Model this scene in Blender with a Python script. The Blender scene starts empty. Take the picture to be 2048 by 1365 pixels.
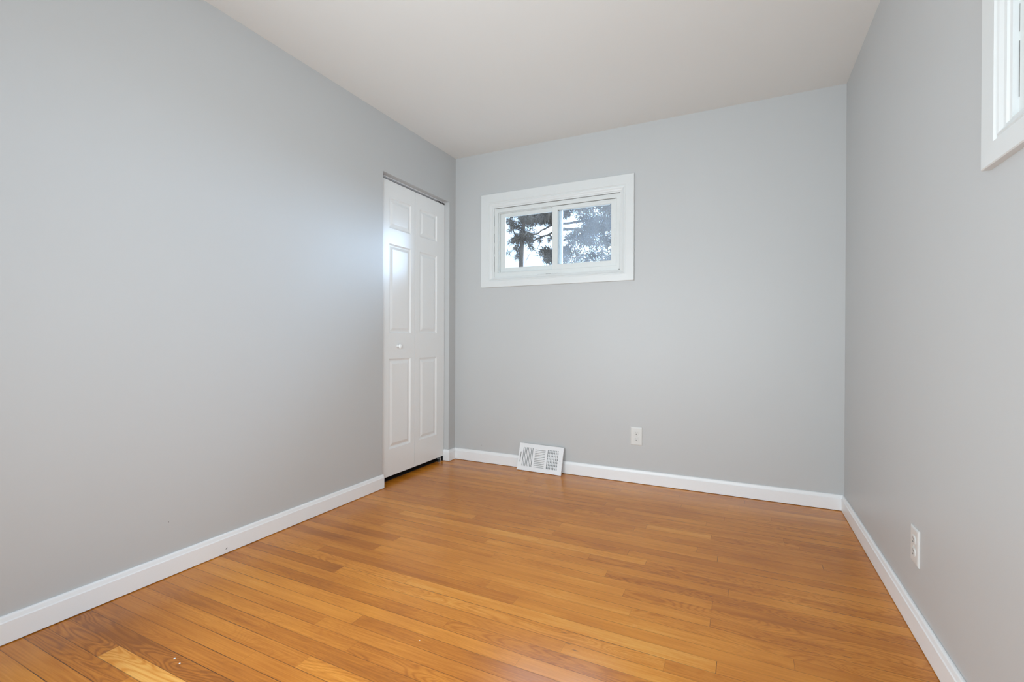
import bpy, bmesh, math, random
from mathutils import Vector, Matrix

S = bpy.context.scene
COL = S.collection
R = math.radians
P_UP, P_SB, P_SC, P_LAMP, P_SKY = 1, 36, 22, 2, 24.0   # strengths: added fills (up, left, right), ceiling lamp, sky
W, H, L = 2.632, 2.44, 3.95          # room width, height, length (back wall at y=0, room towards -y)

# ------------------------------------------------------------------ camera
cam_d = bpy.data.cameras.new('camera')
cam_d.sensor_width = 36.0
cam_d.lens = 945.7 / 2048 * 36.0
cam_d.clip_start = 0.02
cam = bpy.data.objects.new('camera', cam_d)
COL.objects.link(cam)
yaw, pitch, roll = 0.453963, -0.003677, 0.003903
fw = Vector((-math.sin(yaw) * math.cos(pitch), math.cos(yaw) * math.cos(pitch), math.sin(pitch)))
r0 = Vector((math.cos(yaw), math.sin(yaw), 0))
u0 = r0.cross(fw)
rt = math.cos(roll) * r0 + math.sin(roll) * u0
up = -math.sin(roll) * r0 + math.cos(roll) * u0
m = Matrix((rt, up, -fw)).transposed().to_4x4()
m.translation = (2.10656, -3.26061, 0.97428)
cam.matrix_world = m
S.camera = cam

# ------------------------------------------------------------------ world, lights, exposure
world = bpy.data.worlds.new('daylight')
S.world = world
world.use_nodes = True
wn = world.node_tree
wn.nodes.clear()
wo = wn.nodes.new('ShaderNodeOutputWorld')
wb = wn.nodes.new('ShaderNodeBackground')
# hazy winter sky, with an added bright lobe for the door and floor reflections
wg = wn.nodes.new('ShaderNodeTexCoord')
ws = wn.nodes.new('ShaderNodeVectorMath')
ws.operation = 'DOT_PRODUCT'
ws.inputs[1].default_value = Vector((0.30, 0.80, 0.50)).normalized()      # centre of the added lobe
wr = wn.nodes.new('ShaderNodeMapRange')
wr.interpolation_type = 'SMOOTHSTEP'
wr.inputs['From Min'].default_value = 0.66
wr.inputs['From Max'].default_value = 0.90
wr.inputs['To Min'].default_value = 0.08 * P_SKY
wr.inputs['To Max'].default_value = P_SKY
wn.links.new(wg.outputs['Generated'], ws.inputs[0])
wn.links.new(ws.outputs['Value'], wr.inputs['Value'])
wn.links.new(wr.outputs[0], wb.inputs[1])
wb.inputs[0].default_value = (0.54, 0.745, 1.0, 1)
wn.links.new(wb.outputs[0], wo.inputs[0])

S.view_settings.view_transform = 'Standard'
S.view_settings.look = 'None'
S.view_settings.gamma = 1.0
S.view_settings.use_curve_mapping = False
S.view_settings.exposure = 0.15


def area_light(name, loc, rot, sx, sy, power, color=(1, 1, 1), portal=False):
    d = bpy.data.lights.new(name, 'AREA')
    d.shape = 'RECTANGLE'
    d.size, d.size_y = sx, sy
    d.energy = power
    d.color = color
    if portal:
        d.cycles.is_portal = True
    o = bpy.data.objects.new(name, d)
    o.location = loc
    o.rotation_euler = rot
    COL.objects.link(o)
    return o


# daylight enters through the two windows (portals only guide the sampling of the sky)
area_light('window_portal', (0.85, 0.10, 1.73), (R(-90), 0, 0), 0.98, 0.52, 1, portal=True)
area_light('window_portal', (W + 0.10, -2.35, 1.73), (0, R(90), 0), 0.52, 0.98, 1, portal=True)
# added fill lights behind the camera, one aimed up, two forward into the room
area_light('upward_fill', (1.75, -3.45, 1.00), (R(165), 0, 0), 0.5, 0.5, P_UP, (0.875, 0.985, 1.055))
sb = area_light('fill_light', (0.70, -3.80, 1.05), (R(90), 0, R(-36)), 1.2, 1.5, P_SB, (0.875, 0.985, 1.055))
sb.data.spread = R(125)
sc_ = area_light('fill_light', (2.0, -3.75, 1.10), (R(96), 0, R(31)), 1.0, 1.5, P_SC, (0.875, 0.985, 1.055))
sc_.data.spread = R(115)
# ceiling lamp bulb (its glass shade is built below)
LAMP = (1.30, -1.86)


# ------------------------------------------------------------------ material helpers
def new_mat(name):
    mt = bpy.data.materials.new(name)
    mt.use_nodes = True
    nt = mt.node_tree
    return mt, nt, nt.nodes['Principled BSDF']


def N(nt, t, **kw):
    n = nt.nodes.new(t)
    for k, v in kw.items():
        setattr(n, k, v)
    return n


def plain(name, col, rough=0.5, metal=0.0, spec=0.5, noise=0.0, nscale=40, bump=0.0, bscale=300):
    mt, nt, b = new_mat(name)
    b.inputs['Base Color'].default_value = (*col, 1)
    b.inputs['Roughness'].default_value = rough
    b.inputs['Metallic'].default_value = metal
    b.inputs['Specular IOR Level'].default_value = spec
    tc = N(nt, 'ShaderNodeTexCoord')
    if noise:
        n = N(nt, 'ShaderNodeTexNoise')
        n.inputs['Scale'].default_value = nscale
        n.inputs['Detail'].default_value = 4
        nt.links.new(tc.outputs['Object'], n.inputs['Vector'])
        mx = N(nt, 'ShaderNodeMix', data_type='RGBA')
        mx.inputs[6].default_value = (*[c * (1 - noise) for c in col], 1)
        mx.inputs[7].default_value = (*[min(1, c * (1 + noise)) for c in col], 1)
        nt.links.new(n.outputs[0], mx.inputs[0])
        nt.links.new(mx.outputs[2], b.inputs['Base Color'])
    if bump:
        n2 = N(nt, 'ShaderNodeTexNoise')
        n2.inputs['Scale'].default_value = bscale
        n2.inputs['Detail'].default_value = 3
        nt.links.new(tc.outputs['Object'], n2.inputs['Vector'])
        bp = N(nt, 'ShaderNodeBump')
        bp.inputs['Strength'].default_value = bump
        bp.inputs['Distance'].default_value = 0.002
        nt.links.new(n2.outputs[0], bp.inputs['Height'])
        nt.links.new(bp.outputs[0], b.inputs['Normal'])
    return mt


M = {}
M['wall'] = plain('grey_wall_paint', (0.556, 0.563, 0.562), 0.42, spec=0.36, noise=0.012, nscale=3, bump=0.06, bscale=140)
M['ceiling'] = plain('white_ceiling_paint', (0.80, 0.795, 0.77), 0.8, spec=0.2, noise=0.01, nscale=3)
M['trim'] = plain('white_trim_paint', (0.885, 0.90, 0.91), 0.32, noise=0.01, nscale=9, bump=0.05, bscale=60)
M['window_trim'] = plain('aged_window_trim_paint', (0.735, 0.755, 0.75), 0.35, noise=0.015, nscale=14, bump=0.05, bscale=60)
M['door'] = plain('white_door_paint', (0.89, 0.90, 0.895), 0.27, spec=0.62, noise=0.008, nscale=9, bump=0.05, bscale=220)
M['vinyl'] = plain('white_vinyl', (0.73, 0.755, 0.745), 0.35, noise=0.03, nscale=30)
M['plastic'] = plain('white_plastic', (0.72, 0.72, 0.70), 0.3, noise=0.005)
M['enamel'] = plain('white_enamel_metal', (0.84, 0.85, 0.86), 0.35, noise=0.005)
M['duct'] = plain('duct_metal_grey', (0.40, 0.42, 0.42), 0.5, metal=0.0, noise=0.1)
M['alu'] = plain('aluminium_track', (0.55, 0.56, 0.58), 0.35, metal=0.8, noise=0.03)
M['black'] = plain('black_hardware', (0.012, 0.013, 0.014), 0.4, noise=0.1)
M['steel'] = plain('zinc_steel', (0.6, 0.6, 0.6), 0.35, metal=1.0, noise=0.05)
M['slot'] = plain('dark_slot', (0.15, 0.15, 0.14), 0.7, noise=0.1)
M['dirt'] = plain('dark_grime', (0.17, 0.165, 0.155), 0.8, noise=0.4, nscale=120)
M['stain'] = plain('yellowed_sealant', (0.42, 0.39, 0.30), 0.7, noise=0.3, nscale=120)
M['fleck'] = plain('white_paint_fleck', (0.9, 0.88, 0.8), 0.5, noise=0.02)
M['bark'] = plain('pine_bark', (0.14, 0.10, 0.075), 0.9, noise=0.4, nscale=12)
M['needles'] = plain('pine_needles', (0.19, 0.145, 0.11), 0.8, noise=0.5, nscale=1.5)
M['needles2'] = plain('spruce_needles', (0.22, 0.17, 0.13), 0.8, noise=0.5, nscale=1.5)
M['earth'] = plain('winter_ground', (0.22, 0.20, 0.16), 0.95, noise=0.3, nscale=2)
M['siding'] = plain('exterior_stucco', (0.5, 0.48, 0.45), 0.9, noise=0.05)
M['closet'] = plain('closet_wall_paint', (0.5, 0.5, 0.49), 0.6, noise=0.02)


def glass_mat(name, haze, hazecol, dirt=0.0):
    mt = bpy.data.materials.new(name)
    mt.use_nodes = True
    nt = mt.node_tree
    nt.nodes.clear()
    out = N(nt, 'ShaderNodeOutputMaterial')
    tr = N(nt, 'ShaderNodeBsdfTransparent')
    tr.inputs[0].default_value = (0.95, 0.97, 0.98, 1)
    gl = N(nt, 'ShaderNodeBsdfGlossy')
    gl.inputs['Roughness'].default_value = 0.03
    fr = N(nt, 'ShaderNodeFresnel')
    fr.inputs['IOR'].default_value = 1.45
    mg = N(nt, 'ShaderNodeMixShader')
    nt.links.new(fr.outputs[0], mg.inputs[0])
    nt.links.new(tr.outputs[0], mg.inputs[1])
    nt.links.new(gl.outputs[0], mg.inputs[2])
    df = N(nt, 'ShaderNodeBsdfDiffuse')
    df.inputs[0].default_value = (*hazecol, 1)
    tl = N(nt, 'ShaderNodeBsdfTranslucent')
    tl.inputs[0].default_value = (*[c * 0.5 for c in hazecol], 1)
    ad = N(nt, 'ShaderNodeMixShader')
    ad.inputs[0].default_value = 0.55
    nt.links.new(df.outputs[0], ad.inputs[1])
    nt.links.new(tl.outputs[0], ad.inputs[2])
    tc = N(nt, 'ShaderNodeTexCoord')
    nz = N(nt, 'ShaderNodeTexNoise')
    nz.inputs['Scale'].default_value = 9
    nz.inputs['Detail'].default_value = 6
    nt.links.new(tc.outputs['Object'], nz.inputs['Vector'])
    mr = N(nt, 'ShaderNodeMapRange')
    mr.inputs['From Min'].default_value = 0.35
    mr.inputs['From Max'].default_value = 0.68
    mr.inputs['To Min'].default_value = max(0, haze - dirt)
    mr.inputs['To Max'].default_value = haze + dirt
    nt.links.new(nz.outputs[0], mr.inputs['Value'])
    mh = N(nt, 'ShaderNodeMixShader')
    nt.links.new(mr.outputs[0], mh.inputs[0])
    nt.links.new(mg.outputs[0], mh.inputs[1])
    nt.links.new(ad.outputs[0], mh.inputs[2])
    nt.links.new(mh.outputs[0], out.inputs[0])
    return mt


M['glass_clear'] = glass_mat('window_glass', 0.01, (0.8, 0.84, 0.9), 0.008)
M['glass_hazy'] = glass_mat('dusty_screened_glass', 0.11, (0.75, 0.78, 0.82), 0.04)


def floor_mat():
    mt, nt, b = new_mat('oak_strip_floor')
    lk = nt.links.new

    def math_(op, a=None, bb=None):
        n = N(nt, 'ShaderNodeMath', operation=op)
        for i, v in enumerate((a, bb)):
            if v is None:
                continue
            if isinstance(v, (int, float)):
                n.inputs[i].default_value = v
            else:
                lk(v, n.inputs[i])
        return n.outputs[0]

    uv = N(nt, 'ShaderNodeUVMap', uv_map='plank')
    sep = N(nt, 'ShaderNodeSeparateXYZ')
    lk(uv.outputs[0], sep.inputs[0])
    u, v = sep.outputs[0], sep.outputs[1]

    def attr(nm):
        a = N(nt, 'ShaderNodeAttribute', attribute_name=nm)
        return a.outputs['Fac']
    ln, tone, seed, gap = attr('len'), attr('tone'), attr('seed'), attr('gap')
    # grain coordinates: stretched along the plank, shifted per plank
    cmb = N(nt, 'ShaderNodeCombineXYZ')
    lk(math_('ADD', math_('MULTIPLY', u, 1.0), math_('MULTIPLY', seed, 37.0)), cmb.inputs[0])
    lk(math_('ADD', math_('MULTIPLY', v, 1.0), math_('MULTIPLY', seed, 11.0)), cmb.inputs[1])
    lk(seed, cmb.inputs[2])

    def noise(scale_vec, scale, detail, dist=0.0):
        mp = N(nt, 'ShaderNodeMapping')
        mp.inputs['Scale'].default_value = scale_vec
        lk(cmb.outputs[0], mp.inputs[0])
        n = N(nt, 'ShaderNodeTexNoise')
        n.inputs['Scale'].default_value = scale
        n.inputs['Detail'].default_value = detail
        n.inputs['Distortion'].default_value = dist
        lk(mp.outputs[0], n.inputs['Vector'])
        return n.outputs[0]

    fine = noise((6, 240, 1), 1.0, 5, 0.2)        # pores
    streak = noise((1.6, 45, 1), 1.0, 3, 0.4)     # streaks
    blotch = noise((3.0, 14, 1), 1.0, 2, 0.3)     # colour drift within a plank
    # cathedral figure: rings of a warped field
    fld = noise((2.2, 13, 1), 1.0, 1.5, 0.35)
    rings = math_('SINE', math_('MULTIPLY', fld, 150.0))
    cathedral = math_('MULTIPLY', math_('POWER', math_('ADD', math_('MULTIPLY', rings, 0.5), 0.5), 2.0), 1.0)
    # plank tone
    t = math_('ADD', tone, math_('MULTIPLY', math_('SUBTRACT', blotch, 0.5), 0.45))
    t = math_('ADD', t, math_('MULTIPLY', math_('SUBTRACT', streak, 0.5), 0.32))
    t = math_('ADD', t, math_('MULTIPLY', math_('SUBTRACT', fine, 0.5), 0.50))
    fig = attr('figure')
    t = math_('SUBTRACT', t, math_('MULTIPLY', math_('MULTIPLY', cathedral, fig), 0.26))
    # worn patches across many planks
    tc = N(nt, 'ShaderNodeTexCoord')
    big = N(nt, 'ShaderNodeTexNoise')
    big.inputs['Scale'].default_value = 2.1
    big.inputs['Detail'].default_value = 2
    lk(tc.outputs['Object'], big.inputs['Vector'])
    t = math_('ADD', t, math_('MULTIPLY', math_('SUBTRACT', big.outputs[0], 0.5), 0.35))
    rp = N(nt, 'ShaderNodeValToRGB')
    cr = rp.color_ramp
    cr.elements[0].position = 0.0
    cr.elements[0].color = FLOOR_COLS[0]
    cr.elements[1].position = 1.0
    cr.elements[1].color = FLOOR_COLS[3]
    e = cr.elements.new(0.35)
    e.color = FLOOR_COLS[1]
    e = cr.elements.new(0.65)
    e.color = FLOOR_COLS[2]
    lk(t, rp.inputs[0])
    # knots and pin holes
    vo = N(nt, 'ShaderNodeTexVoronoi')
    vo.inputs['Scale'].default_value = 1.0
    mpv = N(nt, 'ShaderNodeMapping')
    mpv.inputs['Scale'].default_value = (3.2, 11, 1)
    lk(tc.outputs['Object'], mpv.inputs[0])
    lk(mpv.outputs[0], vo.inputs['Vector'])
    knot = N(nt, 'ShaderNodeMapRange')
    knot.inputs['From Min'].default_value = 0.018
    knot.inputs['From Max'].default_value = 0.045
    knot.inputs['To Min'].default_value = 1.0
    knot.inputs['To Max'].default_value = 0.0
    lk(vo.outputs['Distance'], knot.inputs['Value'])
    mk = N(nt, 'ShaderNodeMix', data_type='RGBA')
    mk.inputs[7].default_value = (0.10, 0.055, 0.02, 1)
    lk(math_('MULTIPLY', knot.outputs[0], 0.6), mk.inputs[0])
    lk(rp.outputs[0], mk.inputs[6])
    # gaps between boards
    WID = 0.0585
    dv = math_('MINIMUM', v, math_('SUBTRACT', WID, v))
    du = math_('MINIMUM', u, math_('SUBTRACT', ln, u))
    gv = N(nt, 'ShaderNodeMapRange')
    gv.inputs['From Min'].default_value = 0.0012
    gv.inputs['From Max'].default_value = 0.0028
    gv.inputs['To Min'].default_value = 1.0
    gv.inputs['To Max'].default_value = 0.0
    lk(v, gv.inputs['Value'])
    gu = N(nt, 'ShaderNodeMapRange')
    gu.inputs['From Min'].default_value = 0.0008
    gu.inputs['From Max'].default_value = 0.0022
    gu.inputs['To Min'].default_value = 1.0
    gu.inputs['To Max'].default_value = 0.0
    lk(u, gu.inputs['Value'])
    gn = N(nt, 'ShaderNodeTexNoise')
    gn.inputs['Scale'].default_value = 2.2
    gn.inputs['Detail'].default_value = 3
    lk(tc.outputs['Object'], gn.inputs['Vector'])
    wob = N(nt, 'ShaderNodeMapRange')
    wob.inputs['From Min'].default_value = 0.38
    wob.inputs['From Max'].default_value = 0.62
    wob.inputs['To Min'].default_value = 0.5
    wob.inputs['To Max'].default_value = 1.0
    lk(gn.outputs[0], wob.inputs['Value'])
    gtot = math_('MAXIMUM', math_('MULTIPLY', math_('MULTIPLY', gv.outputs[0], gap), wob.outputs[0]),
                 math_('MULTIPLY', gu.outputs[0], attr('endgap')))
    mg = N(nt, 'ShaderNodeMix', data_type='RGBA')
    mg.inputs[7].default_value = (0.035, 0.014, 0.004, 1)
    lk(gtot, mg.inputs[0])
    lk(mk.outputs[2], mg.inputs[6])
    lk(mg.outputs[2], b.inputs['Base Color'])
    # sheen
    rr = N(nt, 'ShaderNodeMapRange')
    rr.inputs['To Min'].default_value = 0.20
    rr.inputs['To Max'].default_value = 0.30
    lk(big.outputs[0], rr.inputs['Value'])
    lk(rr.outputs[0], b.inputs['Roughness'])
    b.inputs['Specular IOR Level'].default_value = 0.46
    hgt = math_('SUBTRACT', math_('MULTIPLY', fine, 0.15), gtot)
    bp = N(nt, 'ShaderNodeBump')
    bp.inputs['Strength'].default_value = 0.25
    bp.inputs['Distance'].default_value = 0.001
    lk(hgt, bp.inputs['Height'])
    lk(bp.outputs[0], b.inputs['Normal'])
    return mt


FLOOR_COLS = [(0.31, 0.090, 0.006, 1), (0.54, 0.175, 0.014, 1), (0.72, 0.272, 0.030, 1), (0.88, 0.445, 0.10, 1)]
M['floor'] = floor_mat()


# ------------------------------------------------------------------ object helpers
def tag(o, label=None, cat=None, group=None, kind=None):
    if label:
        o['label'] = label
    if cat:
        o['category'] = cat
    if group:
        o['group'] = group
    if kind:
        o['kind'] = kind
    return o


def obj(name, bm, mat, parent=None, smooth=False):
    me = bpy.data.meshes.new(name)
    bmesh.ops.recalc_face_normals(bm, faces=bm.faces)
    if smooth:
        for f in bm.faces:
            f.smooth = True
    bm.to_mesh(me)
    bm.free()
    me.materials.append(mat)
    o = bpy.data.objects.new(name, me)
    COL.objects.link(o)
    if parent:
        o.parent = parent
    return o


def empty(name, loc=(0, 0, 0), mat=None):
    o = bpy.data.objects.new(name, None)
    o.empty_display_size = 0.05
    if mat is not None:
        o.matrix_world = mat
    else:
        o.location = loc
    COL.objects.link(o)
    return o


def box(bm, x0, x1, y0, y1, z0, z1, bev=0.0):
    vs = [bm.verts.new((x, y, z)) for x in (x0, x1) for y in (y0, y1) for z in (z0, z1)]
    idx = [(0, 1, 3, 2), (4, 6, 7, 5), (0, 4, 5, 1), (2, 3, 7, 6), (0, 2, 6, 4), (1, 5, 7, 3)]
    fs = [bm.faces.new([vs[i] for i in f]) for f in idx]
    if bev:
        es = list({e for f in fs for e in f.edges})
        bmesh.ops.bevel(bm, geom=es, offset=bev, segments=2, affect='EDGES', profile=0.6)
    return fs


def boxes(*bs, bev=0.0):
    bm = bmesh.new()
    for b_ in bs:
        box(bm, *b_, bev=bev)
    return bm


def lathe(bm, pts, axis_m, seg=24):
    """pts: list of (radius, height); spun round local z, then placed by axis_m"""
    rings = []
    for r_, z in pts:
        if r_ < 1e-6:
            rings.append([bm.verts.new(axis_m @ Vector((0, 0, z)))])
        else:
            rings.append([bm.verts.new(axis_m @ Vector((r_ * math.cos(2 * math.pi * k / seg), r_ * math.sin(2 * math.pi * k / seg), z))) for k in range(seg)])
    for a, b_ in zip(rings, rings[1:]):
        for k in range(seg):
            k2 = (k + 1) % seg
            if len(a) == 1 and len(b_) == 1:
                continue
            if len(a) == 1:
                bm.faces.new((a[0], b_[k], b_[k2]))
            elif len(b_) == 1:
                bm.faces.new((a[k], a[k2], b_[0]))
            else:
                bm.faces.new((a[k], a[k2], b_[k2], b_[k]))


def ring_sweep(bm, x0, x1, z0, z1, prof, sc=(1, 1, 1, 1)):
    """mitred frame: prof = [(inset, y)], sc scales the inset on left, right, bottom, top"""
    loops = []
    for d, y in prof:
        a, b_, c, e = x0 + d * sc[0], x1 - d * sc[1], z0 + d * sc[2], z1 - d * sc[3]
        loops.append([bm.verts.new(p) for p in ((a, y, c), (b_, y, c), (b_, y, e), (a, y, e))])
    for p, q in zip(loops, loops[1:]):
        for k in range(4):
            bm.faces.new((p[k], p[(k + 1) % 4], q[(k + 1) % 4], q[k]))


def strip_sweep(bm, path, prof, closed_ends=True):
    """sweep profile [(out, z)] along a floor path of (x, y); offset to the left of travel, mitred"""
    n = len(path)
    P = [Vector((p[0], p[1])) for p in path]
    offs = []
    for i in range(n):
        ds = []
        if i > 0:
            ds.append((P[i] - P[i - 1]).normalized())
        if i < n - 1:
            ds.append((P[i + 1] - P[i]).normalized())
        nn = [Vector((-d.y, d.x)) for d in ds]
        if len(nn) == 1:
            offs.append(nn[0])
        else:
            s = nn[0] + nn[1]
            offs.append(s / (s.dot(nn[0])))
    rows = []
    for i in range(n):
        rows.append([bm.verts.new((P[i].x + offs[i].x * o_, P[i].y + offs[i].y * o_, z)) for o_, z in prof])
    k = len(prof)
    for a, b_ in zip(rows, rows[1:]):
        for j in range(k):
            bm.faces.new((a[j], a[(j + 1) % k], b_[(j + 1) % k], b_[j]))
    bm.faces.new(rows[0])
    bm.faces.new(list(reversed(rows[-1])))


# ------------------------------------------------------------------ room shell
T = 0.13   # outer wall thickness
# window openings (rough hole in the wall)
WIN_X0, WIN_X1, WIN_Z0, WIN_Z1 = 0.345, 1.358, 1.445, 2.008


def wall_hole(name, mtx, length, hole, thick=T, mat=None, h=H):
    """wall in local frame: x along 0..length, y 0 (room face) .. thick, z 0..h, with holes (x0,x1,z0,z1)"""
    bm = bmesh.new()
    xs = sorted({0.0, length, *[v for q in hole for v in q[:2]]})
    zs = sorted({0.0, h, *[v for q in hole for v in q[2:]]})
    cells = {}
    for i in range(len(xs) - 1):
        for j in range(len(zs) - 1):
            cx_, cz_ = (xs[i] + xs[i + 1]) / 2, (zs[j] + zs[j + 1]) / 2
            if any(q[0] < cx_ < q[1] and q[2] < cz_ < q[3] for q in hole):
                continue
            cells[(i, j)] = 1
    V = {}

    def v(i, j, k):
        if (i, j, k) not in V:
            V[(i, j, k)] = bm.verts.new(mtx @ Vector((xs[i], thick * k, zs[j])))
        return V[(i, j, k)]
    for (i, j) in cells:
        for k in (0, 1):
            bm.faces.new((v(i, j, k), v(i + 1, j, k), v(i + 1, j + 1, k), v(i, j + 1, k)))
        for di, dj, e in ((-1, 0, ((0, 0), (0, 1))), (1, 0, ((1, 0), (1, 1))), (0, -1, ((0, 0), (1, 0))), (0, 1, ((0, 1), (1, 1)))):
            if (i + di, j + dj) not in cells:
                (a, b_), (c, d) = e
                bm.faces.new((v(i + a, j + b_, 0), v(i + c, j + d, 0), v(i + c, j + d, 1), v(i + a, j + b_, 1)))
    o = obj(name, bm, mat or M['wall'])
    tag(o, kind='structure')
    return o


I4 = Matrix.Identity(4)
DOOR_Y0, DOOR_Y1, DOOR_Z = -0.864, -0.090, 2.066
wall_back = wall_hole('wall_back', Matrix.Translation((-T, 0, 0)), W + 2 * T, [(WIN_X0 + T, WIN_X1 + T, WIN_Z0, WIN_Z1)])
MR = Matrix.Translation((W, 0, 0)) @ Matrix.Rotation(R(-90), 4, 'Z')       # local x -> -Y, local y -> +X
W2 = 1.757 - 0.247                                                         # shift of the second window along its wall
wall_right = wall_hole('wall_right', MR, L, [(WIN_X0 + W2, WIN_X1 + W2, WIN_Z0, WIN_Z1)])
ML = Matrix.Translation((0, -L, 0)) @ Matrix.Rotation(R(90), 4, 'Z')       # local x -> +Y, local y -> -X
wall_left = wall_hole('wall_left', ML, L, [(L + DOOR_Y0, L + DOOR_Y1, 0, DOOR_Z)], thick=0.11)
MF = Matrix.Translation((W + T, -L, 0)) @ Matrix.Rotation(R(180), 4, 'Z')
wall_hole('wall_front', MF, W + 2 * T, [])
tag(obj('ceiling', boxes((-0.9, W + T, -L - T, T, H, H + 0.1)), M['ceiling']), kind='structure')

# closet behind the bifold door
bm = bmesh.new()
box(bm, -0.84, -0.80, -1.34, 0.04, 0, H)
box(bm, -0.80, -0.105, -1.34, -1.30, 0, H)
box(bm, -0.80, -0.105, 0.0, 0.04, 0, H)
tag(obj('wall_closet', bm, M['closet']), kind='structure')

# ---- oak strip floor: every board is its own quad with its own tone
PITCH, PH = 0.0585, -1.937
random.seed(11)
# boards seen in the photograph: row -> [(joint x, tone of the board to the right, end gap)], first entry = tone at the left wall
SEEN = {
    2: [(0.0, .22), (0.58, .66, .3), (1.9, .5)], 6: [(0.0, .27), (0.58, .64, .3), (1.75, .55)],
    -10: [(0.0, .30), (0.34, .84, .7), (1.3, .55)], -9: [(0.0, .22), (1.2, .5)], -2: [(0.0, .58), (0.91, .36, .3), (2.0, .5)],
    -3: [(0.0, .42), (.8, .5), (1.7, .45)], -4: [(0.0, .46), (1.0, .52, .2), (2.2, .45)], -5: [(0.0, .36), (1.3, .48, .3)], -7: [(0.0, .38), (.75, .46, .3), (1.8, .5)], -8: [(0.0, .34), (.95, .5, .3)],
    -6: [(0.0, .40), (0.92, .62, .2), (2.1, .45)], 18: [(0.0, .30), (0.19, .5, .2), (1.3, .44), (2.42, .5, .9)],
    10: [(0.0, .42), (0.41, .55, .3), (1.6, .45)], 8: [(0.0, .30), (0.60, .60, .3), (1.7, .5)],
    13: [(0.0, .40), (0.39, .64, .2), (1.22, .74, .2), (1.73, .58, .5)], 17: [(0.0, .45), (1.25, .58, .4), (1.92, .42, .6)],
    20: [(0.0, .45), (1.66, .72, .6), (1.97, .5, .5)], 21: [(0.0, .40), (1.25, .52), (2.35, .35, .3)],
    25: [(0.0, .42), (2.02, .5, .7)], 22: [(0.0, .45), (1.4, .5), (2.29, .45, .6)], 16: [(0.0, .44), (1.1, .50), (2.01, .52, 1)],
    11: [(0.0, .46), (1.0, .55), (2.06, .60, 1)], 9: [(0.0, .50), (1.1, .55), (2.01, .33, .6)], 7: [(0.0, .5), (1.0, .55), (2.01, .5, .7)],
    3: [(0.0, .6), (0.9, .70), (2.04, .58, 1)], 5: [(0.0, .48), (1.2, .6), (2.25, .45, .5)], 4: [(0.0, .5), (.35, .34), (1.35, .55, .3)],
    0: [(0.0, .35), (1.2, .48, .2)], -1: [(0.0, .55), (1.5, .58)], 1: [(0.0, .5), (1.6, .6)],
}
bm = bmesh.new()
uvl = bm.loops.layers.uv.new('plank')
LAY = {k: bm.faces.layers.float.new(k) for k in ('len', 'tone', 'seed', 'gap', 'endgap', 'figure')}
XL, XR = -0.80, W + 0.02
for row in range(int((-L - PH) / PITCH) - 1, int((0.02 - PH) / PITCH) + 2):
    y0 = PH + row * PITCH
    y1 = y0 + PITCH
    if y1 < -L - 0.02 or y0 > 0.06:
        continue
    gap = random.choice((0.45, 0.6, 0.8, 1.0, 1.0))
    if row in (0, -2, -3, -5, -6):
        gap = 1.0
    js = SEEN.get(row)
    if js is None:
        js, x = [(0.0, random.uniform(.36, .60))], random.uniform(.25, 1.1)
        while x < W - .12:
            js.append((x, random.uniform(.36, .62), random.choice((.15, .3, .6))))
            x += random.uniform(.45, 1.35)
    for i, j in enumerate(js):
        x0 = XL if i == 0 else j[0]
        x1 = js[i + 1][0] if i + 1 < len(js) else XR
        f = bm.faces.new([bm.verts.new(p) for p in ((x0, y0, 0), (x1, y0, 0), (x1, y1, 0), (x0, y1, 0))])
        for lp, q in zip(f.loops, ((0, 0), (x1 - x0, 0), (x1 - x0, PITCH), (0, PITCH))):
            lp[uvl].uv = q
        f[LAY['len']] = x1 - x0
        f[LAY['tone']] = j[1] + random.uniform(-.03, .03)
        f[LAY['seed']] = random.random()
        f[LAY['gap']] = gap
        f[LAY['endgap']] = j[2] if len(j) > 2 else 0.25
        f[LAY['figure']] = 1.0 if row in (-10, -9) else random.choice((0.0, 0.15, 0.3, 0.3, 0.8))
bmesh.ops.remove_doubles(bm, verts=bm.verts, dist=1e-5)
fl = obj('floor', bm, M['floor'])
tag(fl, kind='structure')
sub = obj('subfloor', boxes((XL, W + T, -L - T, T, -0.12, -0.004)), M['dirt'])
sub.name = 'subfloor'
tag(sub, kind='structure')
sub.parent = fl

tag(obj('floor_closet_shade', boxes((-0.798, -0.074, -1.298, -0.002, 0.0004, 0.002)), plain('painted_closet_shade', (0.035, 0.025, 0.018), 0.6, noise=0.2)), kind='structure')  # near-black sheet over the closet boards; paints in the shade under the door

# ---- baseboards
BT, BH, BZ = 0.014, 0.090, 0.003
bprof = [(0, BZ), (BT, BZ), (BT, BH - 0.020), (0.0115, BH - 0.0165), (0.0085, BH - 0.005), (0.006, BH - 0.001), (0.003, BH), (0, BH)]
E = 0.0008
bm = bmesh.new()
strip_sweep(bm, [(E, DOOR_Y0 + 0.004), (E, -L)], bprof)
bl = tag(obj('baseboard_left', bm, M['trim']), kind='structure')
bm = bmesh.new()
strip_sweep(bm, [(W - E, -E), (0.90, -E)], bprof)
bb = tag(obj('baseboard_back', bm, M['trim']), kind='structure')
bm = bmesh.new()
strip_sweep(bm, [(0.64, -E), (E, -E), (E, DOOR_Y1 - E), (-0.0435, DOOR_Y1 - E)], bprof)
tag(obj('baseboard_corner', bm, M['trim']), kind='structure')
bm = bmesh.new()
strip_sweep(bm, [(W - E, -L), (W - E, -E)], bprof)
tag(obj('baseboard_right', bm, M['trim']), kind='structure')

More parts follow.
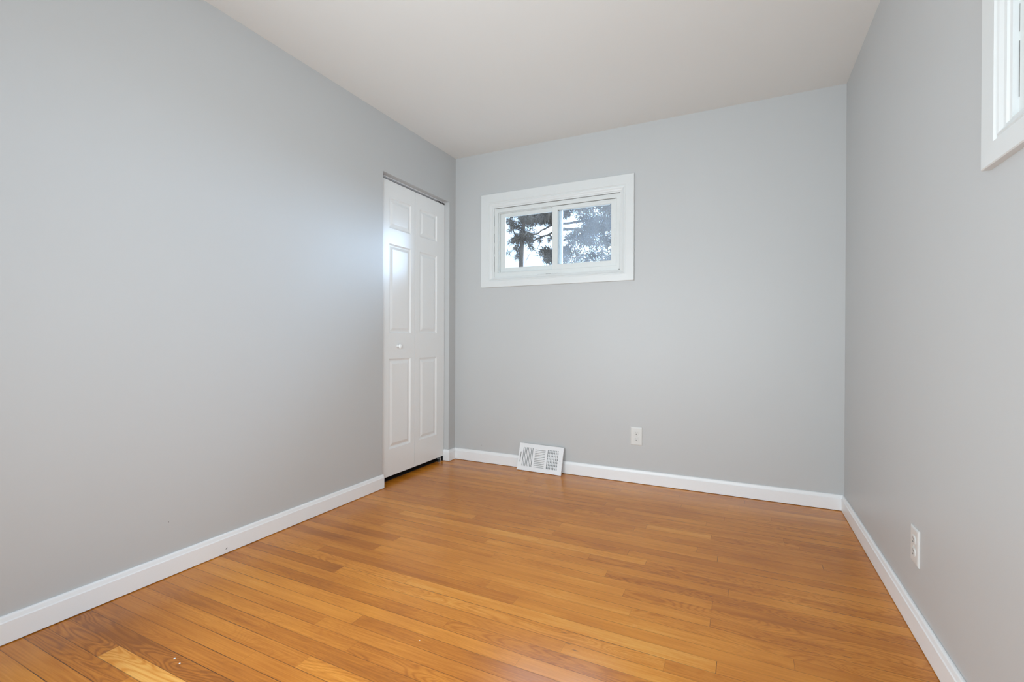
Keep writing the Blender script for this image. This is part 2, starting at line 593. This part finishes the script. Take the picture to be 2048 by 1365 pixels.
# small marks on the trim and wall
def blob(name, pts, mat, parent, th, axis):
    """a tiny irregular flake lying on a surface; pts in the surface plane, axis = 'x' or 'y' or 'z' facing direction with sign"""
    bm = bmesh.new()
    lo, hi = [], []
    for a, b_, c in pts:
        v = Vector((a, b_, c))
        lo.append(bm.verts.new(v))
        hi.append(bm.verts.new(v + Vector(axis) * th))
    bm.faces.new(lo)
    bm.faces.new(hi)
    n = len(lo)
    for k in range(n):
        bm.faces.new((lo[k], lo[(k + 1) % n], hi[(k + 1) % n], hi[k]))
    return obj(name, bm, mat, parent)


yb = -1.909
blob('chip', [(BT + E, yb - .003, .020), (BT + E, yb + .003, .022), (BT + E, yb + .005, .028), (BT + E, yb, .025)], M['dirt'], bl, 0.0006, (1, 0, 0))

def speck(nm, wall_o, p, r_, ax):
    q = []
    for k in range(7):
        a = 2 * math.pi * k / 7
        d = r_ * (1 + .3 * math.sin(5 * a))
        q.append((p[0], p[1] + d * math.cos(a), p[2] + d * math.sin(a)) if ax == 'x' else (p[0] + d * math.cos(a), p[1], p[2] + d * math.sin(a)))
    blob(nm, q, M['dirt'], wall_o, 0.0005, (1, 0, 0) if ax == 'x' else (0, -1, 0))


speck('scuff', wall_left, (0.0001, -2.140, 0.221), 0.0018, 'x')
speck('scuff', wall_back, (0.250, -0.0001, 0.133), 0.0022, 'y')

# ------------------------------------------------------------------ windows
CAS = [(0, 0.0), (0, -0.016), (.003, -0.0185), (.066, -0.0195), (.070, -0.0150), (.074, -0.0150), (.078, -0.0180), (.083, -0.0165),
       (.092, -0.0115), (.100, -0.0100), (.103, -0.0060), (.111, -0.0050), (.111, 0.012)]


def rect_frame(bm, x0, x1, z0, z1, wl, wr, wb_, wt, y0, y1, bev=0.0015):
    """mitred rectangular frame with given member widths, from y0 (room side) to y1"""
    o_ = ((x0, z0), (x1, z0), (x1, z1), (x0, z1))
    i_ = ((x0 + wl, z0 + wb_), (x1 - wr, z0 + wb_), (x1 - wr, z1 - wt), (x0 + wl, z1 - wt))
    c = bev

    def shr(p, k, d):   # move corner k of a loop towards the frame's inside (d>0)
        sx = 1 if k in (0, 3) else -1
        sz = 1 if k in (0, 1) else -1
        return (p[0] + sx * d, p[1] + sz * d)
    loops = [
        [(p[0], y1, p[1]) for p in o_],
        [(p[0], y0 + c, p[1]) for p in o_],
        [(*[q for q in (shr(p, k, c)[0], y0, shr(p, k, c)[1])],) for k, p in enumerate(o_)],
        [(*[q for q in (shr(p, k, -c)[0], y0, shr(p, k, -c)[1])],) for k, p in enumerate(i_)],
        [(p[0], y0 + c, p[1]) for p in i_],
        [(p[0], y1, p[1]) for p in i_],
    ]
    vl = [[bm.verts.new(q) for q in lp] for lp in loops]
    vl.append(vl[0])
    for a, b_ in zip(vl, vl[1:]):
        for k in range(4):
            bm.faces.new((a[k], a[(k + 1) % 4], b_[(k + 1) % 4], b_[k]))


def make_window(name, mtx, worn):
    root = empty(name, mat=mtx)
    tag(root, kind='structure')
    # casing: outer x .247-1.440, z 1.379-2.107
    bm = bmesh.new()
    ring_sweep(bm, 0.247, 1.440, 1.379, 2.107, CAS, sc=(1.0, 0.875, 0.72, 1.03))
    obj('casing', bm, M['window_trim'], root)
    # jamb lining + vinyl main frame
    bm = bmesh.new()
    rect_frame(bm, 0.3565, 1.3445, 1.4575, 1.9935, 0.0295, 0.0295, 0.0335, 0.0335, 0.006, 0.110)
    # track lips
    rect_frame(bm, 0.386, 1.315, 1.491, 1.960, 0.006, 0.006, 0.006, 0.004, 0.020, 0.110, 0.001)
    obj('frame', bm, M['vinyl'], root)
    # sliding sash in front (right)
    s1 = empty('sash')
    s1.parent = root
    bm = bmesh.new()
    rect_frame(bm, 0.836, 1.318, 1.489, 1.958, 0.042, 0.043, 0.040, 0.031, 0.0135, 0.038, 0.002)
    rect_frame(bm, 0.874, 1.279, 1.525, 1.931, 0.006, 0.006, 0.006, 0.006, 0.0215, 0.038, 0.001)
    s1m = obj('sash_frame', bm, M['vinyl'], s1)
    bm = boxes((0.876, 1.277, 0.0285, 0.0325, 1.527, 1.929))
    obj('pane', bm, M['glass_hazy'], s1)
    bm = boxes((1.296, 1.302, 0.008, 0.0142, 1.63, 1.75), bev=0.001)
    obj('finger_pull', bm, M['vinyl'], s1)
    # fixed sash behind (left)
    s2 = empty('sash')
    s2.parent = root
    bm = bmesh.new()
    rect_frame(bm, 0.392, 0.905, 1.494, 1.958, 0.040, 0.062, 0.038, 0.030, 0.042, 0.054, 0.002)
    obj('sash_frame', bm, M['vinyl'], s2)
    bm = boxes((0.430, 0.846, 0.047, 0.051, 1.530, 1.930))
    obj('pane', bm, M['glass_clear'], s2)
    # dark perished joints round the frame
    bm = bmesh.new()
    box(bm, 0.37, 1.341, 0.0030, 0.0062, 1.9905, 1.9920)
    box(bm, 0.72, 0.92, 0.0030, 0.0064, 1.4590, 1.4606)
    box(bm, 0.79, 0.83, 0.0030, 0.0066, 1.4590, 1.4624)
    box(bm, 0.865, 0.885, 0.0030, 0.0066, 1.4590, 1.4630)
    box(bm, 1.06, 1.341, 0.0030, 0.0062, 1.4590, 1.4602)
    box(bm, 1.332, 1.341, 0.0030, 0.0064, 1.4590, 1.4650)
    box(bm, 1.3402, 1.3415, 0.0030, 0.0062, 1.47, 1.80)
    box(bm, 0.3585, 0.3600, 0.0053, 0.0062, 1.50, 1.62)
    box(bm, 0.3585, 0.3594, 0.0056, 0.0062, 1.64, 1.70)
    box(bm, 0.3585, 0.3594, 0.0052, 0.0062, 1.73, 1.80)
    box(bm, 0.3585, 0.3594, 0.0056, 0.0062, 1.86, 1.94)
    box(bm, 0.845, 1.305, 0.0128, 0.016, 1.9575, 1.9586)
    box(bm, 0.8795, 0.887, 0.0205, 0.0230, 1.9215, 1.9262)
    box(bm, 1.2660, 1.2735, 0.0205, 0.0230, 1.9215, 1.9262)
    obj('cracked_joint', bm, M['dirt'], root)
    return root


win1 = make_window('window_1', I4, True)
win2 = make_window('window_2', MR @ Matrix.Translation((W2, 0, 0)), True)

# ------------------------------------------------------------------ closet bifold door
DX = -0.045          # front face of the leaves
door = empty('door_1', (0, 0, 0))
tag(door, kind='structure')


def leaf(y0, y1, panels, z0=0.040, z1=2.046, th=0.030):
    """moulded door leaf, front face at x=DX facing +x; panels = [(ya, yb, za, zb)]"""
    bm = bmesh.new()
    ys = sorted({y0, y1, *[v for p in panels for v in p[:2]]})
    zs = sorted({z0, z1, *[v for p in panels for v in p[2:]]})
    V = {}

    def v(y, z):
        if (y, z) not in V:
            V[(y, z)] = bm.verts.new((DX, y, z))
        return V[(y, z)]
    for i in range(len(ys) - 1):
        for j in range(len(zs) - 1):
            cy, cz = (ys[i] + ys[i + 1]) / 2, (zs[j] + zs[j + 1]) / 2
            if any(p[0] < cy < p[1] and p[2] < cz < p[3] for p in panels):
                continue
            bm.faces.new((v(ys[i], zs[j]), v(ys[i + 1], zs[j]), v(ys[i + 1], zs[j + 1]), v(ys[i], zs[j + 1])))
    pr = [(0.0, 0.0), (0.005, -0.0045), (0.011, -0.0075), (0.016, -0.008), (0.026, -0.0045), (0.034, -0.0015), (0.037, -0.001)]
    for (ya, yb_, za, zb) in panels:
        loops = []
        for k, (d, h_) in enumerate(pr):
            cs = ((ya + d, za + d), (yb_ - d, za + d), (yb_ - d, zb - d), (ya + d, zb - d))
            if k == 0:
                loops.append([v(*c) for c in cs])
            else:
                loops.append([bm.verts.new((DX + h_, *c)) for c in cs])
        for p, q in zip(loops, loops[1:]):
            for k in range(4):
                bm.faces.new((p[k], p[(k + 1) % 4], q[(k + 1) % 4], q[k]))
        bm.faces.new(loops[-1])
    # sides and back
    fr = [(DX, y0, z0), (DX, y1, z0), (DX, y1, z1), (DX, y0, z1)]
    bk = [bm.verts.new((DX - th, p[1], p[2])) for p in fr]
    fv = [bm.verts.new(p) for p in fr]
    for k in range(4):
        bm.faces.new((fv[k], fv[(k + 1) % 4], bk[(k + 1) % 4], bk[k]))
    bm.faces.new(bk)
    bmesh.ops.remove_doubles(bm, verts=bm.verts, dist=1e-5)
    return bm


lf1 = obj('door_leaf', leaf(-0.856, -0.4715, [(-.749, -.517, 1.727, 1.934), (-.749, -.517, 1.013, 1.621), (-.749, -.517, .224, .838)]), M['door'], door)
lf2 = obj('door_leaf', leaf(-0.4695, -0.0925, [(-.413, -.196, 1.732, 1.936), (-.413, -.196, 1.017, 1.621), (-.413, -.196, .225, .834)]), M['door'], door)
bm = bmesh.new()
km = Matrix.Translation((DX, -0.662, 0.923)) @ Matrix.Rotation(R(90), 4, 'Y')
lathe(bm, [(0, 0), (0.012, 0), (0.012, 0.003), (0.008, 0.006), (0.0075, 0.014), (0.012, 0.018), (0.0165, 0.023), (0.0175, 0.028), (0.015, 0.033), (0.009, 0.036), (0, 0.037)], km)
obj('knob', bm, M['door'], lf1, smooth=True)
# head track: aluminium channel screwed under the soffit
obj('header_strip', boxes((DX - 0.026, DX - 0.001, DOOR_Y0 + .001, DOOR_Y1 - .001, DOOR_Z - 0.0045, DOOR_Z - .0003)), M['trim'], door)
bm = bmesh.new()
box(bm, DX - 0.024, DX - 0.004, DOOR_Y0 + .001, DOOR_Y1 - .001, DOOR_Z - 0.007, DOOR_Z - .0048)
box(bm, DX - 0.004, DX - 0.002, DOOR_Y0 + .001, DOOR_Y1 - .001, DOOR_Z - 0.0155, DOOR_Z - .0075)
box(bm, DX - 0.024, DX - 0.022, DOOR_Y0 + .001, DOOR_Y1 - .001, DOOR_Z - 0.0155, DOOR_Z - .0048)
obj('head_track', bm, M['alu'], door)
bm = bmesh.new()
box(bm, DX - 0.020, DX - 0.0005, DOOR_Y1 - 0.085, DOOR_Y1 - 0.003, DOOR_Z - 0.0190, DOOR_Z - 0.0060, 0.001)
tp = obj('top_pivot', bm, M['black'], door)
obj('pivot_pin', boxes((DX - 0.001, DX + 0.0005, DOOR_Y1 - 0.055, DOOR_Y1 - 0.035, DOOR_Z - 0.016, DOOR_Z - 0.008)), M['steel'], tp)
# floor pivot bracket at the hinge jamb
bm = bmesh.new()
box(bm, DX - 0.028, DX - 0.002, DOOR_Y1 - 0.070, DOOR_Y1 - 0.004, 0.0005, 0.0035)
box(bm, DX - 0.028, DX - 0.002, DOOR_Y1 - 0.006, DOOR_Y1 - 0.003, 0.0035, 0.036)
bp_ = obj('floor_pivot', bm, M['steel'], door)
bm = bmesh.new()
lathe(bm, [(0, 0), (.006, 0), (.006, .014), (.009, .014), (.009, .020), (.004, .020), (.004, .034), (0, .034)], Matrix.Translation((DX - .012, DOOR_Y1 - .035, .0036)), 12)
obj('pivot_pin', bm, M['steel'], bp_)
obj('pivot_socket', boxes((DX - .024, DX - .001, DOOR_Y1 - .016, DOOR_Y1 - .006, .004, .034)), M['black'], bp_)

# ------------------------------------------------------------------ floor register leaning on the back wall
BLp, BRp = Vector((0.594, -0.075, 0.0045)), Vector((0.945, -0.084, 0.0025))
TLp = Vector((0.595, -0.0165, 0.190))
ux = (BRp - BLp).normalized()
vz = (TLp - BLp)
vz = (vz - ux * vz.dot(ux)).normalized()
wy = vz.cross(ux)                      # away from the room (towards the wall)
rm = Matrix((ux, wy, vz)).transposed().to_4x4()
rm.translation = BLp
reg = empty('floor_register', mat=rm)
tag(reg, 'white metal floor register with three banks of slots, leaning against the back wall', 'floor register')
RW, RH = 0.352, 0.197
bm = bmesh.new()
U = [0.0, 0.036, 0.122, 0.132, 0.214, 0.232, 0.322, RW]
za, zb = 0.032, 0.168
PT = 0.003
for a, b_ in ((U[0], U[1]), (U[2], U[3]), (U[4], U[5]), (U[6], U[7])):
    box(bm, a, b_, 0.0, PT, za, zb)
box(bm, 0, RW, 0, PT, 0, za)
box(bm, 0, RW, 0, PT, zb, RH)
# turned-back rim
box(bm, 0, RW, PT, 0.012, 0, 0.0015)
box(bm, 0, RW, PT, 0.010, RH - 0.0015, RH)
box(bm, 0, 0.0015, PT, 0.011, 0.0015, RH - .0015)
box(bm, RW - 0.0015, RW, PT, 0.011, 0.0015, RH - .0015)
obj('faceplate', bm, M['enamel'], reg)


def fin(bm, u0_, u1_, z0_, z1_, vert, ang, depth, th=0.0012):
    """one louvre blade, hinged at its front edge; vert = runs along z"""
    c, s = math.cos(ang), math.sin(ang)
    if vert:
        q = [(u0_, 0.0006), (u0_ + s * depth, 0.0006 + c * depth), (u0_ + s * depth + th * c, 0.0006 + c * depth - th * s), (u0_ + th * c, 0.0006 - min(0, th * s))]
        a = [bm.verts.new((x, y, z0_)) for x, y in q]
        b_ = [bm.verts.new((x, y, z1_)) for x, y in q]
    else:
        q = [(z0_, 0.0006), (z0_ + s * depth, 0.0006 + c * depth), (z0_ + s * depth + th * c, 0.0006 + c * depth - th * s), (z0_ + th * c, 0.0006)]
        a = [bm.verts.new((u0_, y, z)) for z, y in q]
        b_ = [bm.verts.new((u1_, y, z)) for z, y in q]
    bm.faces.new(a)
    bm.faces.new(b_)
    for k in range(4):
        bm.faces.new((a[k], a[(k + 1) % 4], b_[(k + 1) % 4], b_[k]))


# bank facing sideways: upright bars with narrow slots
bm = bmesh.new()
n = 7
pt = (U[2] - U[1]) / n
for k in range(n):
    p = U[1] + 0.0048 + k * pt
    box(bm, p, p + pt - 0.0048, 0.0003, 0.0022, za, zb)
obj('louver_bank', bm, M['enamel'], reg)
# middle bank: level blades pitched downwards
bm = bmesh.new()
n = 11
pt = (zb - za) / n
for k in range(n):
    z = za + 0.0058 + k * pt
    box(bm, U[3], U[4], 0.0003, 0.0018, z, z + pt - 0.0058)
    fin(bm, U[3], U[4], z, 0, False, R(-50), 0.0040)
obj('louver_bank', bm, M['enamel'], reg)
# right bank: upright bars, crossed behind by level ones
bm = bmesh.new()
n = 7
pt = (U[6] - U[5]) / n
for k in range(n):
    p = U[5] + 0.0072 + k * pt
    box(bm, p, p + pt - 0.0072, 0.0003, 0.0022, za, zb)
for k in range(1, 7):
    z = za - .003 + k * (zb - za) / 6.3
    box(bm, U[5], U[6], 0.0072, 0.0105, z - 0.0055, z + 0.0055)
obj('louver_bank', bm, M['enamel'], reg)
obj('damper', boxes((0.010, RW - 0.010, 0.0118, 0.0130, 0.02, 0.18)), M['duct'], reg)
bm = boxes((0.0165, 0.0205, -0.0006, 0.0, 0.058, 0.132))
sl = obj('lever_slot', bm, M['slot'], reg)
obj('damper_lever', boxes((0.011, 0.0165, -0.004, 0.0, 0.094, 0.104), bev=.001), M['enamel'], reg)
for sx, sz in ((0.009, 0.098), (0.334, 0.098)):
    bm = bmesh.new()
    lathe(bm, [(0, -0.0012), (.0028, -0.0009), (.0036, 0.0)], Matrix.Translation((sx, 0, sz)) @ Matrix.Rotation(R(-90), 4, 'X') , 12)
    bm2 = obj('screw', bm, M['steel'], reg)

# ------------------------------------------------------------------ duplex outlets
def make_outlet(mtx, label):
    """local frame: x right, z up, room towards -y, wall face at y=0"""
    root = empty('wall_outlet', mat=mtx)
    tag(root, label, 'outlet')
    hw, hh = 0.039, 0.061
    bm = bmesh.new()
    ring_sweep(bm, -hw, hw, -hh, hh, [(0, 0), (0, -0.0025), (.0015, -0.0042), (.005, -0.0056), (.008, -0.006)])
    bm.faces.new([bm.verts.new(p) for p in ((-hw + .008, -.006, -hh + .008), (hw - .008, -.006, -hh + .008), (hw - .008, -.006, hh - .008), (-hw + .008, -.006, hh - .008))])
    bmesh.ops.remove_doubles(bm, verts=bm.verts, dist=1e-5)
    obj('cover_plate', bm, M['plastic'], root)
    for s in (1, -1):
        cz = s * 0.0205
        bm = bmesh.new()
        pts = []
        for k in range(32):
            a = 2 * math.pi * k / 32
            x, z = 0.0178 * math.cos(a), 0.0178 * math.sin(a)
            z = max(-0.0140, min(0.0140, z))
            pts.append((x, z))
        f0 = [bm.verts.new((x, -0.0055, cz + z)) for x, z in pts]
        f1 = [bm.verts.new((x, -0.0076, cz + z)) for x, z in pts]
        f2 = [bm.verts.new((x * .94, -0.0082, cz + z * .94)) for x, z in pts]
        for a, b_ in ((f0, f1), (f1, f2)):
            for k in range(32):
                bm.faces.new((a[k], a[(k + 1) % 32], b_[(k + 1) % 32], b_[k]))
        bm.faces.new(f2)
        rc = obj('receptacle', bm, M['plastic'], root)
        obj('slot', boxes((-0.0076, -0.0050, -0.0088, -0.0080, cz + .000, cz + .0085)), M['slot'], rc)
        obj('slot', boxes((0.0048, 0.0072, -0.0088, -0.0080, cz + .001, cz + .0080)), M['slot'], rc)
        bm = bmesh.new()
        lathe(bm, [(0, .0006), (.0030, .0006), (.0030, 0)], Matrix.Translation((0, -0.0082, cz - .0065)) @ Matrix.Rotation(R(90), 4, 'X'), 14)
        obj('ground_hole', bm, M['slot'], rc)
    bm = bmesh.new()
    lathe(bm, [(0, .0016), (.002, .0013), (.003, 0)], Matrix.Translation((0, -0.0058, 0)) @ Matrix.Rotation(R(90), 4, 'X'), 14)
    obj('screw', bm, M['plastic'], root)
    return root


make_outlet(Matrix.Translation((1.4603, 0, 0.318)), 'white duplex outlet on the back wall, right of the floor register and below the window')
make_outlet(MR @ Matrix.Translation((1.2445, 0, 0.287)), 'white duplex outlet low on the right wall, seen nearly edge-on above the baseboard')

# ------------------------------------------------------------------ paint flecks dropped on the floor
def fleck(x, y, a, b_, rot, label):
    bm = bmesh.new()
    lathe(bm, [(0, 0.0), (1.0, 0.0), (0.8, 0.0010), (0.3, 0.0016), (0, 0.0017)], I4, 10)
    for v in bm.verts:
        v.co.x *= a
        v.co.y *= b_
    o = obj('paint_fleck', bm, M['fleck'], None, True)
    o.location = (x, y, 0.0002)
    o.rotation_euler = (0, 0, rot)
    tag(o, label, 'paint fleck', 'white paint flecks on the floorboards')


fleck(0.561, -2.421, .0036, .0022, .9, 'white paint fleck in the close pair on a dark floorboard, nearer the left baseboard')
fleck(0.598, -2.427, .0028, .0022, .5, 'white paint fleck in the close pair on a dark floorboard, farther from the left baseboard')
fleck(1.174, -2.021, .0018, .0014, .2, 'single tiny white paint fleck alone on the open floorboards')

# ------------------------------------------------------------------ ceiling lamp (just above the frame)
lm = empty('ceiling_light', (LAMP[0], LAMP[1], H))
tag(lm, 'round frosted glass ceiling light glowing at the middle of the ceiling', 'ceiling light')
bm = bmesh.new()
lathe(bm, [(0, -0.0005), (0.145, -0.0005), (0.150, -0.012), (0.140, -0.022), (0, -0.022)], I4, 40)
obj('lamp_base', bm, M['enamel'], lm, True)
mt, nt, b = new_mat('lamp_glass_glow')
b.inputs['Base Color'].default_value = (0.9, 0.9, 0.88, 1)
b.inputs['Emission Color'].default_value = (1.0, 0.985, 0.96, 1)
b.inputs['Emission Strength'].default_value = P_LAMP
M['lamp'] = mt
bm = bmesh.new()
lathe(bm, [(0.135, -0.022), (0.132, -0.045), (0.115, -0.068), (0.08, -0.084), (0.04, -0.091), (0, -0.092)], I4, 40)
obj('lamp_shade', bm, M['lamp'], lm, True)

# ------------------------------------------------------------------ outside: ground and conifers
tag(obj('ground', boxes((-40, 40, 0.35, 60, -0.9, -0.7)), M['earth']), kind='structure')


def tube(bm, pts, rads, seg=6):
    rings = []
    for i, p in enumerate(pts):
        d = (pts[min(i + 1, len(pts) - 1)] - pts[max(i - 1, 0)]).normalized()
        a = d.orthogonal().normalized()
        b_ = d.cross(a)
        rings.append([bm.verts.new(p + (a * math.cos(2 * math.pi * k / seg) + b_ * math.sin(2 * math.pi * k / seg)) * rads[i]) for k in range(seg)])
    for a, b_ in zip(rings, rings[1:]):
        for k in range(seg):
            bm.faces.new((a[k], a[(k + 1) % seg], b_[(k + 1) % seg], b_[k]))
    bm.faces.new(rings[0])
    bm.faces.new(rings[-1])


def needle(bm, p, d, ln, w):
    """one slim solid needle spray (three-sided spike)"""
    d = d.normalized()
    a = d.orthogonal().normalized() * w
    b_ = d.cross(a)
    base = [bm.verts.new(p + a * math.cos(t) + b_ * math.sin(t)) for t in (0, 2.09, 4.19)]
    tip = bm.verts.new(p + d * ln)
    for k in range(3):
        bm.faces.new((base[k], base[(k + 1) % 3], tip))
    bm.faces.new(base)


def clump(bm, rnd, c, rad, n, nl, nw, hang=0.3):
    """a tuft of needles filling an ellipsoid"""
    for _ in range(n):
        d = Vector((rnd.gauss(0, 1), rnd.gauss(0, 1), rnd.gauss(0, 1))).normalized()
        r_ = rnd.random() ** .45
        p = Vector(c) + Vector((d.x * rad[0], d.y * rad[1], d.z * rad[2])) * r_
        needle(bm, p, d * .7 + Vector((rnd.gauss(0, .5), rnd.gauss(0, .5), rnd.gauss(0, .4) - hang)), nl * rnd.uniform(.6, 1.2), nw)


def branch(bw, bf, rnd, pts, r_, tuft, n_t, nl, nw, start=.3):
    """a bough through the given points with side twigs that carry needle tufts"""
    P = [Vector(p) for p in pts]
    Q = []
    for a, b_ in zip(P, P[1:]):
        for k in range(4):
            Q.append(a.lerp(b_, k / 4) + Vector((rnd.gauss(0, .012), rnd.gauss(0, .012), rnd.gauss(0, .012))))
    Q.append(P[-1])
    m_ = len(Q)
    tube(bw, Q, [r_ * (1 - .8 * i / (m_ - 1)) + .003 for i in range(m_)], 5)
    for _ in range(n_t):
        i = rnd.randint(int(start * (m_ - 1)), m_ - 1)
        d = (Q[min(i + 1, m_ - 1)] - Q[max(i - 1, 0)]).normalized()
        sd = Vector((rnd.gauss(0, .6), rnd.gauss(0, .6), rnd.gauss(-.45, .5))) + d * .4
        ln = rnd.uniform(.12, .34)
        e = Q[i] + sd.normalized() * ln
        tube(bw, [Q[i], Q[i].lerp(e, .5) + Vector((0, 0, .015)), e], [.006, .005, .003], 4)
        if tuft:
            clump(bf, rnd, Q[i].lerp(e, .7), (tuft, tuft, tuft * .7), int(tuft * 300), nl, nw)


def tree(name, label, base, trunk, boughs, clumps, mat, seed, nl, nw):
    """trunk = [(point, radius)], boughs = [(points, radius, tuft size, twigs)], clumps = [(centre, radii, needles)]; world coordinates"""
    rnd = random.Random(seed)
    root = empty(name, base)
    tag(root, label, 'tree')
    B = Vector(base)
    bw, bf = bmesh.new(), bmesh.new()
    tube(bw, [Vector(p) - B for p, _ in trunk], [r_ for _, r_ in trunk], 8)
    for pts, r_, tuft, n_t in boughs:
        branch(bw, bf, rnd, [Vector(p) - B for p in pts], r_, tuft, n_t, nl, nw)
    for c, rad, n_ in clumps:
        clump(bf, rnd, Vector(c) - B, rad, n_, nl, nw)
    obj('trunk', bw, M['bark'], root)
    obj('foliage', bf, mat, root)
    return root


# slim pine seen through the left pane
X, Y = -2.66, 7.0
tree('pine_tree', 'slim pine with a bare dark trunk and round needle tufts, behind the left window pane', (X - .05, Y, -0.7),
     [((X - .05, Y, -.7), .075), ((X - .03, Y, 1.6), .065), ((X, Y, 3.0), .055), ((X + .03, Y, 3.5), .05), ((X + .05, Y + .05, 4.0), .045), ((X + .02, Y, 5.2), .02)],
     [([(X, Y, 2.98), (X - .08, Y - .1, 3.10), (X - .17, Y - .1, 3.16)], .018, .05, 6),
      ([(X, Y, 3.30), (X - .15, Y - .1, 3.55), (X - .22, Y - .1, 3.72)], .02, .07, 6),
      ([(X + .02, Y, 3.45), (X + .2, Y - .1, 3.50), (X + .34, Y - .1, 3.42)], .02, .06, 8),
      ([(X + .03, Y, 3.7), (X + .22, Y + .1, 3.66), (X + .4, Y + .1, 3.5)], .016, 0, 5),
      ([(X + .03, Y, 4.0), (X - .25, Y, 4.02), (X - .38, Y, 3.98)], .02, .07, 8)],
     [((X - .16, Y, 3.72), (.15, .15, .09), 260), ((X + .06, Y, 3.40), (.26, .22, .11), 520), ((X - .12, Y, 3.36), (.14, .15, .08), 170),
      ((X + .02, Y, 3.56), (.10, .10, .10), 120), ((X + .10, Y, 3.90), (.16, .16, .13), 260), ((X - .22, Y, 4.02), (.20, .16, .08), 190),
      ((X + .05, Y, 4.4), (.35, .3, .25), 500), ((X, Y, 4.9), (.25, .25, .3), 300), ((X - .10, Y, 3.14), (.07, .07, .06), 50), ((X - .07, Y, 2.98), (.05, .05, .10), 50)],
     M['needles'], 5, .12, .009)

# big spruce filling the right pane, its long boughs reaching across the left one
rs = random.Random(21)
X, Y = -0.95, 10.4
bo, cl = [], []
for k in range(34):
    z = 1.2 + 6.2 * (k + rs.random()) / 34
    az = rs.uniform(0, 2 * math.pi)
    ln = (8.2 - z) * .46 * rs.uniform(.7, 1.1) + .15
    bo.append(([(X, Y, z), (X + math.cos(az) * ln * .5, Y + math.sin(az) * ln * .5, z + .10 * ln), (X + math.cos(az) * ln, Y + math.sin(az) * ln, z - .22 * ln)], .03, .15, 16))
for k in range(420):
    z = rs.uniform(1.4, 6.6)
    rr = (8.0 - z) * .47 * math.sqrt(rs.random())
    az = rs.uniform(0, 2 * math.pi)
    cl.append(((X + math.cos(az) * rr, Y + math.sin(az) * rr, z), (.26, .26, .13), 85))
Yb = 9.4
bo += [([(X, Y, 4.55), (-2.45, Yb + .3, 4.35), (-2.9, Yb, 4.22), (-3.35, Yb, 4.02), (-3.62, Yb, 4.02)], .045, 0, 16),
       ([(X, Y, 4.3), (-2.4, Yb + .3, 4.15), (-2.85, Yb, 4.02), (-3.3, Yb, 3.88), (-3.66, Yb, 3.78)], .05, .06, 14),
       ([(-2.9, Yb, 4.02), (-2.75, Yb, 3.80), (-2.62, Yb, 3.62), (-2.45, Yb, 3.5)], .03, .06, 10),
       ([(-3.55, Yb, 3.80), (-3.4, Yb, 3.60), (-3.15, Yb, 3.40), (-3.05, Yb, 3.36)], .018, 0, 8),
       ([(-3.65, Yb, 4.28), (-3.45, Yb, 4.20), (-3.25, Yb, 4.02), (-2.95, Yb, 3.9)], .016, 0, 6),
       ([(-3.15, Yb, 3.86), (-3.2, Yb, 3.70), (-3.3, Yb, 3.55)], .012, 0, 5),
       ([(-2.6, Yb, 3.36), (-3.0, Yb, 3.32), (-3.5, Yb, 3.48)], .010, 0, 8),
       ([(X, Y, 4.9), (-2.4, Yb + .2, 4.78), (-3.0, Yb, 4.62), (-3.6, Yb, 4.55)], .05, .12, 30),
       ([(X, Y, 5.3), (-2.4, Yb + .2, 5.0), (-3.1, Yb, 4.85), (-3.8, Yb, 4.7)], .05, .14, 30)]
for k in range(36):
    cl.append(((rs.uniform(-3.65, -2.5), Yb + rs.uniform(-.3, .3), rs.uniform(4.45, 4.85)), (.20, .2, .10), 130))
for k in range(9):
    cl.append(((rs.uniform(-3.0, -2.6), Yb + rs.uniform(-.2, .2), rs.uniform(3.28, 3.55)), (.16, .16, .10), 110))
tree('spruce_tree', 'dense drooping spruce behind the right window pane, its long bare boughs crossing the left pane', (X, Y, -0.7),
     [((X, Y, -.7), .17), ((X + .03, Y, 2), .14), ((X, Y, 4.5), .10), ((X - .02, Y, 6.5), .05), ((X, Y, 8.2), .01)], bo, cl, M['needles2'], 8, .20, .011)
